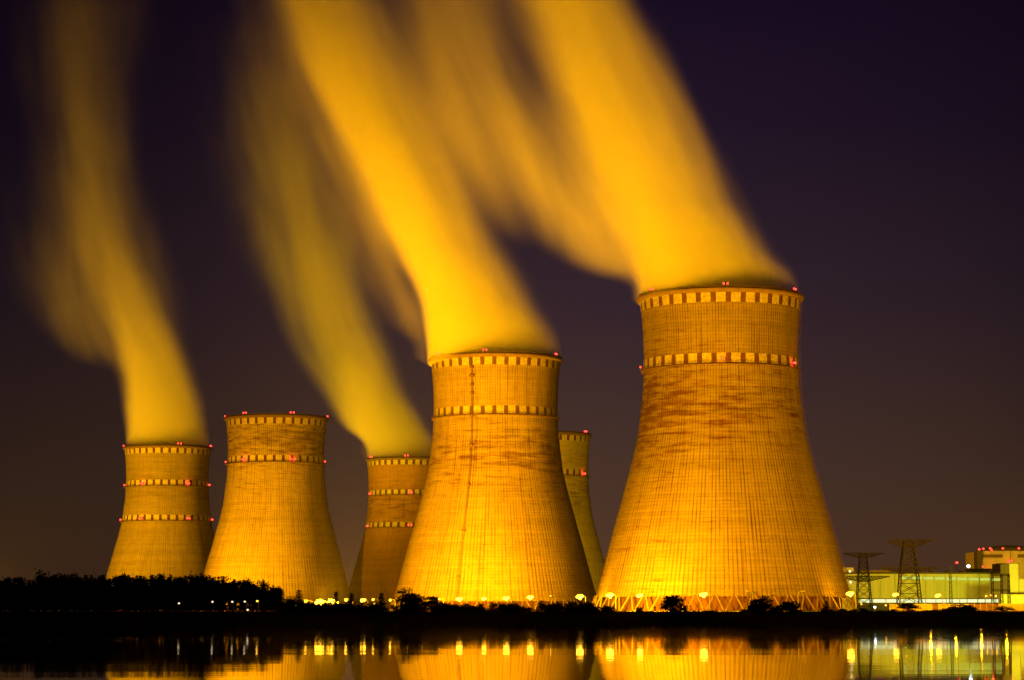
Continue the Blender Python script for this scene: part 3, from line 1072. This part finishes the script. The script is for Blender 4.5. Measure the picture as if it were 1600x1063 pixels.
def cross_arm(bm, xl, xr, zc, ht, dmid, nseg=12, t_=.2, xm=0.0, wm=3.0, up=True):
    """truss arm: straight top chord, bottom chord rising to the tips"""
    prev = None
    for k in range(nseg + 1):
        x = xl + (xr - xl) * k / nseg
        e_ = max(0, abs(x - xm) - wm) / max(xr - xm - wm, xm - wm - xl)
        hh = ht * (1 - .93 * min(1, e_))
        dd = dmid * (1 - .8 * min(1, e_))
        pts = [Vector((x, -dd / 2, zc)), Vector((x, dd / 2, zc)), Vector((x, -dd / 2, zc - hh)), Vector((x, dd / 2, zc - hh))]
        if prev:
            for i in range(4):
                bar(bm, prev[i], pts[i], t_)
            bar(bm, prev[0], pts[2], t_ * .7)
            bar(bm, prev[2], pts[0], t_ * .7)
            bar(bm, prev[1], pts[3], t_ * .7)
            bar(bm, prev[0], pts[1], t_ * .5)
        bar(bm, pts[0], pts[2], t_ * .6)
        prev = pts


def pylon(pxc, Y, label, top, low, pys, foot, wbase, wtop, tt, mat):
    """pys: top-arm y, its lower chord y, low-arm y, low chord y, foot y"""
    base = at(pxc, 950, Y)
    t = empty('power_pylon', (base.x, Y, 4.9), label, 'pylon', 'lattice power pylons')
    def lx(px):
        return at(px, 900, Y).x - base.x
    def lz(py):
        return at(pxc, py, Y).z - 4.9
    bm = bmesh.new()
    zlow = lz(pys[2])
    zfoot = 0
    lattice_column(bm, 0, 0, zfoot, lz(pys[3]), wbase, wbase * .72, wbase, wbase * .72, 4, tt)
    lattice_column(bm, 0, 0, lz(pys[3]), lz(pys[0]), wbase * .72, wtop, wbase * .72, wtop, 6, tt)
    mesh_obj('mast', bm, mat, t)
    for (a, b_), z_, z2 in ((top, pys[0], pys[1]), (low, pys[2], pys[3])):
        bm = bmesh.new()
        cross_arm(bm, lx(a), lx(b_), lz(z_), lz(z_) - lz(z2), wtop, 14, tt * .9, 0, wtop * .55)
        mesh_obj('cross_arm', bm, mat, t)
    return t


pylon(1421, 1240, 'large dark lattice power pylon in front of the turbine hall', (1391, 1459), (1375, 1467), (844, 855.5, 887, 896), 0, 12.0, 4.2, .55, M_lattice)
pylon(1350, 1330, 'smaller lattice power pylon beside the foot of the largest tower', (1319, 1382), (1322, 1390), (864.5, 872, 900.5, 909), 0, 8.5, 3.4, .48, M_lattice)

pg = at(1564, 950, 1290)
t = empty('lattice_gantry', (pg.x, 1290, 4.9), 'dark lattice switchyard gantry left of the tall pale block', 'gantry')
zg = at(1564, 897, 1290).z - 4.9
for dx in (-4.2, 0.6, 4.4):
    bm = bmesh.new()
    lattice_column(bm, dx, dx, 0, zg + (2.5 if dx < 0 else 0), 1.5, .8, 1.5, .8, 8, .22)
    mesh_obj('column', bm, M_lattice, t)
for z_ in (zg, zg * .62):
    bm = bmesh.new()
    lattice = lambda a, b_: bar(bm, a, b_, .2)
    for yy in (-.5, .5):
        lattice((-5, yy, z_), (5.2, yy, z_))
        lattice((-5, yy, z_ - 1), (5.2, yy, z_ - 1))
    for k in range(10):
        lattice((-5 + k, -.5, z_), (-4 + k, -.5, z_ - 1))
        lattice((-5 + k, -.5, z_ - 1), (-4 + k, -.5, z_))
    mesh_obj('beam', bm, M_lattice, t)
pm = at(1486, 950, 1330)
t = empty('lattice_mast', (pm.x, 1330, 4.9), 'thin lattice mast standing before the turbine hall right of the large pylon', 'mast')
bm = bmesh.new()
lattice_column(bm, 0, 0, 0, at(1486, 884, 1330).z - 4.9, 1.8, .7, 1.8, .7, 10, .2)
mesh_obj('mast', bm, M_lattice, t)

# ------------------------------------------------------------------ vegetation
M_leaf = simple('dark_needles', (.016, .020, .009), .9, 0, .45, .8)
M_leaf2 = simple('dark_leaves', (.022, .020, .009), .9, 0, .45, .8)
M_bark = simple('bark', (.05, .03, .018), .95, 0, .3, .8)
M_grass = simple('dry_bank_grass', (.028, .020, .009), .95, 0, .4, .3)


def tri(bm, c, d, w, l, up=Vector((0, 0, 1))):
    s = d.cross(up)
    if s.length < .01:
        s = Vector((1, 0, 0))
    s.normalize()
    bm.faces.new([bm.verts.new(c - s * w), bm.verts.new(c + s * w), bm.verts.new(c + d * l)])


def conifer(seed, h, r, base=.1):
    rnd = random.Random(seed)
    bt = bmesh.new()
    bar(bt, (0, 0, -.4), (0, 0, h * .55), .34, n=6, w2=.2)
    bar(bt, (0, 0, h * .55), (0, 0, h * .97), .2, n=5, w2=.04)
    bm = bmesh.new()
    z = h * base
    while z < h * .99:
        f_ = (z / h - base) / (1 - base)
        rr_ = r * (1 - f_) ** .8 * rnd.uniform(.7, 1.15) + .12
        nb = max(3, int(5 + 6 * (1 - f_)))
        a0 = rnd.uniform(0, 6.28)
        for k in range(nb):
            a = a0 + 6.283 * k / nb + rnd.uniform(-.3, .3)
            lr = rr_ * rnd.uniform(.6, 1.15)
            dr = rnd.uniform(-.35, .1)
            d = Vector((math.cos(a), math.sin(a), dr)).normalized()
            ns = max(2, int(lr / .4))
            for q in range(ns):
                c = Vector((0, 0, z)) + d * lr * (q / ns) + Vector((rnd.uniform(-.1, .1), rnd.uniform(-.1, .1), rnd.uniform(-.1, .1)))
                for side in (-1, 1):
                    dd = (d + Vector((-d.y, d.x, 0)) * side * rnd.uniform(.3, .9) + Vector((0, 0, rnd.uniform(-.5, .4)))).normalized()
                    tri(bm, c, dd, rnd.uniform(.16, .3), rnd.uniform(.5, .95), Vector((rnd.uniform(-1, 1), rnd.uniform(-1, 1), 1)))
        z += h * .045 * rnd.uniform(.7, 1.2)
    tri(bm, Vector((0, 0, h * .93)), Vector((0, 0, 1)), .08, h * .09)
    return bt, bm


def broadtree(seed, h, r, trunk=.3, clumps=26, dens=46, bare=False, leafy=1.0):
    rnd = random.Random(seed)
    bt = bmesh.new()
    bar(bt, (0, 0, -.4), (rnd.uniform(-.15, .15), 0, h * trunk), .09 + h * .025, n=6, w2=.07 + h * .018)
    bm = bmesh.new()
    top = Vector((0, 0, h * trunk * .85))
    for k in range(clumps):
        a = rnd.uniform(0, 6.283)
        e_ = rnd.uniform(-.1, 1)
        rad_ = rnd.uniform(.25, 1) ** .6
        c = Vector((math.cos(a) * r * rad_ * math.sqrt(max(0, 1 - e_ * e_ * .8)), math.sin(a) * r * rad_ * math.sqrt(max(0, 1 - e_ * e_ * .8)), h * trunk + (h * (1 - trunk)) * (.1 + .85 * e_ * rad_ + .1 * rnd.random())))
        bar(bt, top * rnd.uniform(.4, 1), c, .05 + h * .006, n=4, w2=.02)
        cr = rnd.uniform(.16, .34) * r
        for q in range(int(dens * leafy)):
            p = c + Vector((rnd.gauss(0, cr), rnd.gauss(0, cr), rnd.gauss(0, cr * .7)))
            d = Vector((rnd.uniform(-1, 1), rnd.uniform(-1, 1), rnd.uniform(-.4, 1))).normalized()
            tri(bm, p, d, rnd.uniform(.09, .2) * (1 + h * .06), rnd.uniform(.3, .6) * (1 + h * .06), Vector((rnd.uniform(-1, 1), rnd.uniform(-1, 1), .5)))
        if bare:
            for q in range(9):
                d = Vector((rnd.uniform(-1, 1), rnd.uniform(-1, 1), rnd.uniform(.1, 1.2))).normalized()
                bar(bt, c, c + d * r * rnd.uniform(.2, .5), .035, n=3, w2=.012)
    return bt, bm


def tomesh(name, bm, mat):
    me = bpy.data.meshes.new(name)
    bm.to_mesh(me)
    bm.free()
    me.materials.append(mat)
    return me


KIND = {}
for i in range(4):
    a, b_ = conifer(30 + i, 10, (2.0, 2.4, 1.7, 2.2)[i])
    KIND['conifer%d' % i] = (tomesh('trunk', a, M_bark), tomesh('crown', b_, M_leaf))
for i in range(4):
    a, b_ = broadtree(50 + i, 10, (2.6, 3.0, 2.4, 2.8)[i], .34, 24, 60)
    KIND['pine%d' % i] = (tomesh('trunk', a, M_bark), tomesh('crown', b_, M_leaf))
for i in range(3):
    a, b_ = broadtree(70 + i, 4, (2.0, 2.3, 1.8)[i], .0, 30, 56)
    KIND['bush%d' % i] = (tomesh('trunk', a, M_bark), tomesh('crown', b_, M_leaf2))
for i in range(4):
    a, b_ = broadtree(90 + i, 3, (1.6, 1.3, 1.9, 1.5)[i], .1, 20, 16, True)
    KIND['shrub%d' % i] = (tomesh('stem', a, M_bark), tomesh('crown', b_, M_leaf2))


def plant(name, kind, loc, sxy, sz_, rot, label, cat, group=None):
    t = empty(name, loc, label, cat, group)
    t.rotation_euler.z = rot
    t.scale = (sxy, sxy, sz_)
    a, b_ = KIND[kind]
    part(a.name.split('.')[0], a, t)
    part('crown', b_, t)
    return t


rnd = random.Random(12)
GZ = 4.9
# the black wood on the left: every tree its own
n = 0
for row, Y in enumerate((870, 877, 885, 894, 905)):
    px = -70 + rnd.uniform(0, 8)
    while px < 437:
        top = 905 + rnd.uniform(-6, 6) + (4 if row < 2 else 0)
        if 60 < px < 125:
            top -= 3
        if px > 345:
            top += (px - 345) * .11
        if px > 415:
            top += (px - 415) * .45
        p = at(px, top, Y)
        h_ = p.z - GZ
        kd = rnd.choice(['pine0', 'pine1', 'pine2', 'pine3', 'conifer0', 'conifer1', 'conifer3', 'conifer0', 'conifer3'])
        plant('pine_tree', kd, (p.x, Y + rnd.uniform(-2.5, 2.5), GZ), h_ / 10 * rnd.uniform(.85, 1.1), h_ / 10, rnd.uniform(0, 6.28),
              'black pine of the dense wood at the left of the shore', 'tree', 'pines of the black wood')
        px += rnd.uniform(12, 18)
        n += 1

for k in range(26):
    px = rnd.uniform(-20, 400)
    top = rnd.uniform(896.5, 903) + max(0, px - 330) * .1
    Y = rnd.uniform(880, 905)
    p = at(px, top, Y)
    h_ = p.z - GZ
    plant('pine_tree', rnd.choice(['conifer0', 'conifer2', 'conifer3', 'conifer1']), (p.x, Y, GZ), h_ / 10 * rnd.uniform(.7, .95), h_ / 10, rnd.uniform(0, 6.28),
          'pointed pine standing a little above the dense black wood', 'tree', 'taller pines of the black wood')

# single trees and shrubs on the bank crest that stand out
YC = 866
spec = [
    ('pine_tree', 'pine2', 431, 922, 22, 'ragged pine closing the right end of the black wood', 'tree'),
    ('pine_tree', 'pine0', 449, 934, 24, 'low ragged pine between the first two conifers right of the wood', 'tree'),
    ('round_bush', 'bush1', 485, 944, 34, 'round bush under the lamp left of the twin glaring lamps', 'bush'),
    ('conifer_tree', 'conifer2', 439, 921, 17, 'pointed conifer first right of the black wood', 'tree'),
    ('conifer_tree', 'conifer1', 467, 921, 20, 'pointed conifer second right of the wood, left of the twin glaring lamps', 'tree'),
    ('conifer_tree', 'conifer2', 525, 924, 11, 'slim conifer just right of the twin glaring lamps', 'tree'),
    ('conifer_tree', 'conifer0', 549, 927, 17, 'dark conifer right of the lamp on the pale post', 'tree'),
    ('conifer_tree', 'conifer3', 596, 926, 17, 'dark conifer at the left foot of the central tower', 'tree'),
    ('pine_tree', 'pine1', 640, 921, 36, 'broad ragged pine before the left foot of the central tower', 'tree'),
    ('pine_tree', 'pine2', 673, 933, 28, 'low ragged pine right of the broad pine before the central tower', 'tree'),
    ('conifer_tree', 'conifer1', 846, 938, 18, 'small conifer below the right side of the central tower', 'tree'),
    ('broadleaf_tree', 'bush1', 1053, 931, 32, 'spreading dark tree before the legs of the largest tower, left of its middle', 'tree'),
    ('round_bush', 'bush0', 1190, 933.5, 34, 'largest round dark bush before the legs of the largest tower', 'bush'),
    ('round_bush', 'bush2', 1214, 946, 16, 'smallest round bush right beside the largest round bush', 'bush'),
    ('round_bush', 'bush1', 1234, 940, 26, 'round bush left of the conifer at the right foot of the largest tower', 'bush'),
    ('conifer_tree', 'conifer3', 1291, 939, 15, 'small conifer at the right foot of the largest tower', 'tree'),
    ('pine_tree', 'pine3', 1418, 943, 30, 'ragged dark tree before the concrete fence below the large pylon', 'tree'),
    ('round_bush', 'bush2', 1487, 949, 24, 'low bush before the fence, left one of a joined pair', 'bush'),
    ('round_bush', 'bush0', 1507, 944.5, 28, 'taller bush before the fence, right one of a joined pair', 'bush'),
    ('round_bush', 'shrub2', 1570, 947, 30, 'thin twiggy bush before the fence near the right edge', 'bush'),
]
W0 = {'conifer0': 4.0, 'conifer1': 4.8, 'conifer2': 3.4, 'conifer3': 4.4, 'pine0': 5.6, 'pine1': 6.4, 'pine2': 5.2, 'pine3': 6.0, 'bush0': 4.4, 'bush1': 5.0, 'bush2': 4.0, 'shrub2': 4.2}
H0 = {'c': 10, 'p': 10, 'b': 4, 's': 3}
for nm, kd, px, top, wpx, lab, cat in spec:
    p = at(px, top, YC)
    plant(nm, kd, (p.x, YC, GZ), wpx * (1.5 if kd[0] == 'c' else 1.1) / 3800 * YC / W0[kd], (p.z - GZ) / H0[kd[0]], rnd.uniform(0, 6.28), lab, cat)
for k in range(150):
    px = rnd.uniform(440, 950) if k < 115 else rnd.uniform(950, 1620)
    Y = rnd.uniform(860, 872)
    top = 950.5 - 12 * rnd.random() ** 1.4 if px < 1010 else 955 - 6 * rnd.random() ** 2
    p = at(px, top, Y)
    kd = 'shrub%d' % rnd.randrange(4)
    plant('shrub', kd, (p.x, Y, GZ - .3), rnd.uniform(.9, 1.8), (p.z - GZ + .3) / 3, rnd.uniform(0, 6.28),
          'low dark twiggy shrub on the crest of the bank', 'shrub', 'shrubs along the bank crest')

# grass and reeds on the bank
bm = bmesh.new()
for k in range(26000):
    y = 841 + 30 * rnd.random() ** 1.2
    x = rnd.uniform(-230, 240)
    zg_ = max(0.0, min(4.9, (y - 841) / 20 * 4.6))
    h_ = rnd.uniform(.3, 1.0) * (1.5 if rnd.random() < .06 else 1)
    d = Vector((rnd.gauss(0, .3), rnd.gauss(0, .3), 1)).normalized()
    tri(bm, Vector((x, y, zg_ - .15)), d, rnd.uniform(.06, .16), h_, Vector((rnd.uniform(-1, 1), 1, 0)))
tag(mesh_obj('grass', bm, M_grass), 'dark dry grass and reeds covering the bank', 'grass', kind='stuff')

# ------------------------------------------------------------------ night haze
hm = bpy.data.materials.new('haze')
hm.use_nodes = True
N = NT(hm.node_tree)
v = N.n('ShaderNodeVolumePrincipled')
v.inputs['Color'].default_value = (.9, .88, .85, 1)
v.inputs['Density'].default_value = .000014
o_ = N.n('ShaderNodeOutputMaterial')
N.link(v.outputs[0], o_.inputs['Volume'])
bm = bmesh.new()
box(bm, -2500, 2500, -200, 4200, -5.5, 1100)
tag(mesh_obj('haze', bm, hm), 'thin night haze over the water and the plant', 'haze', kind='stuff')
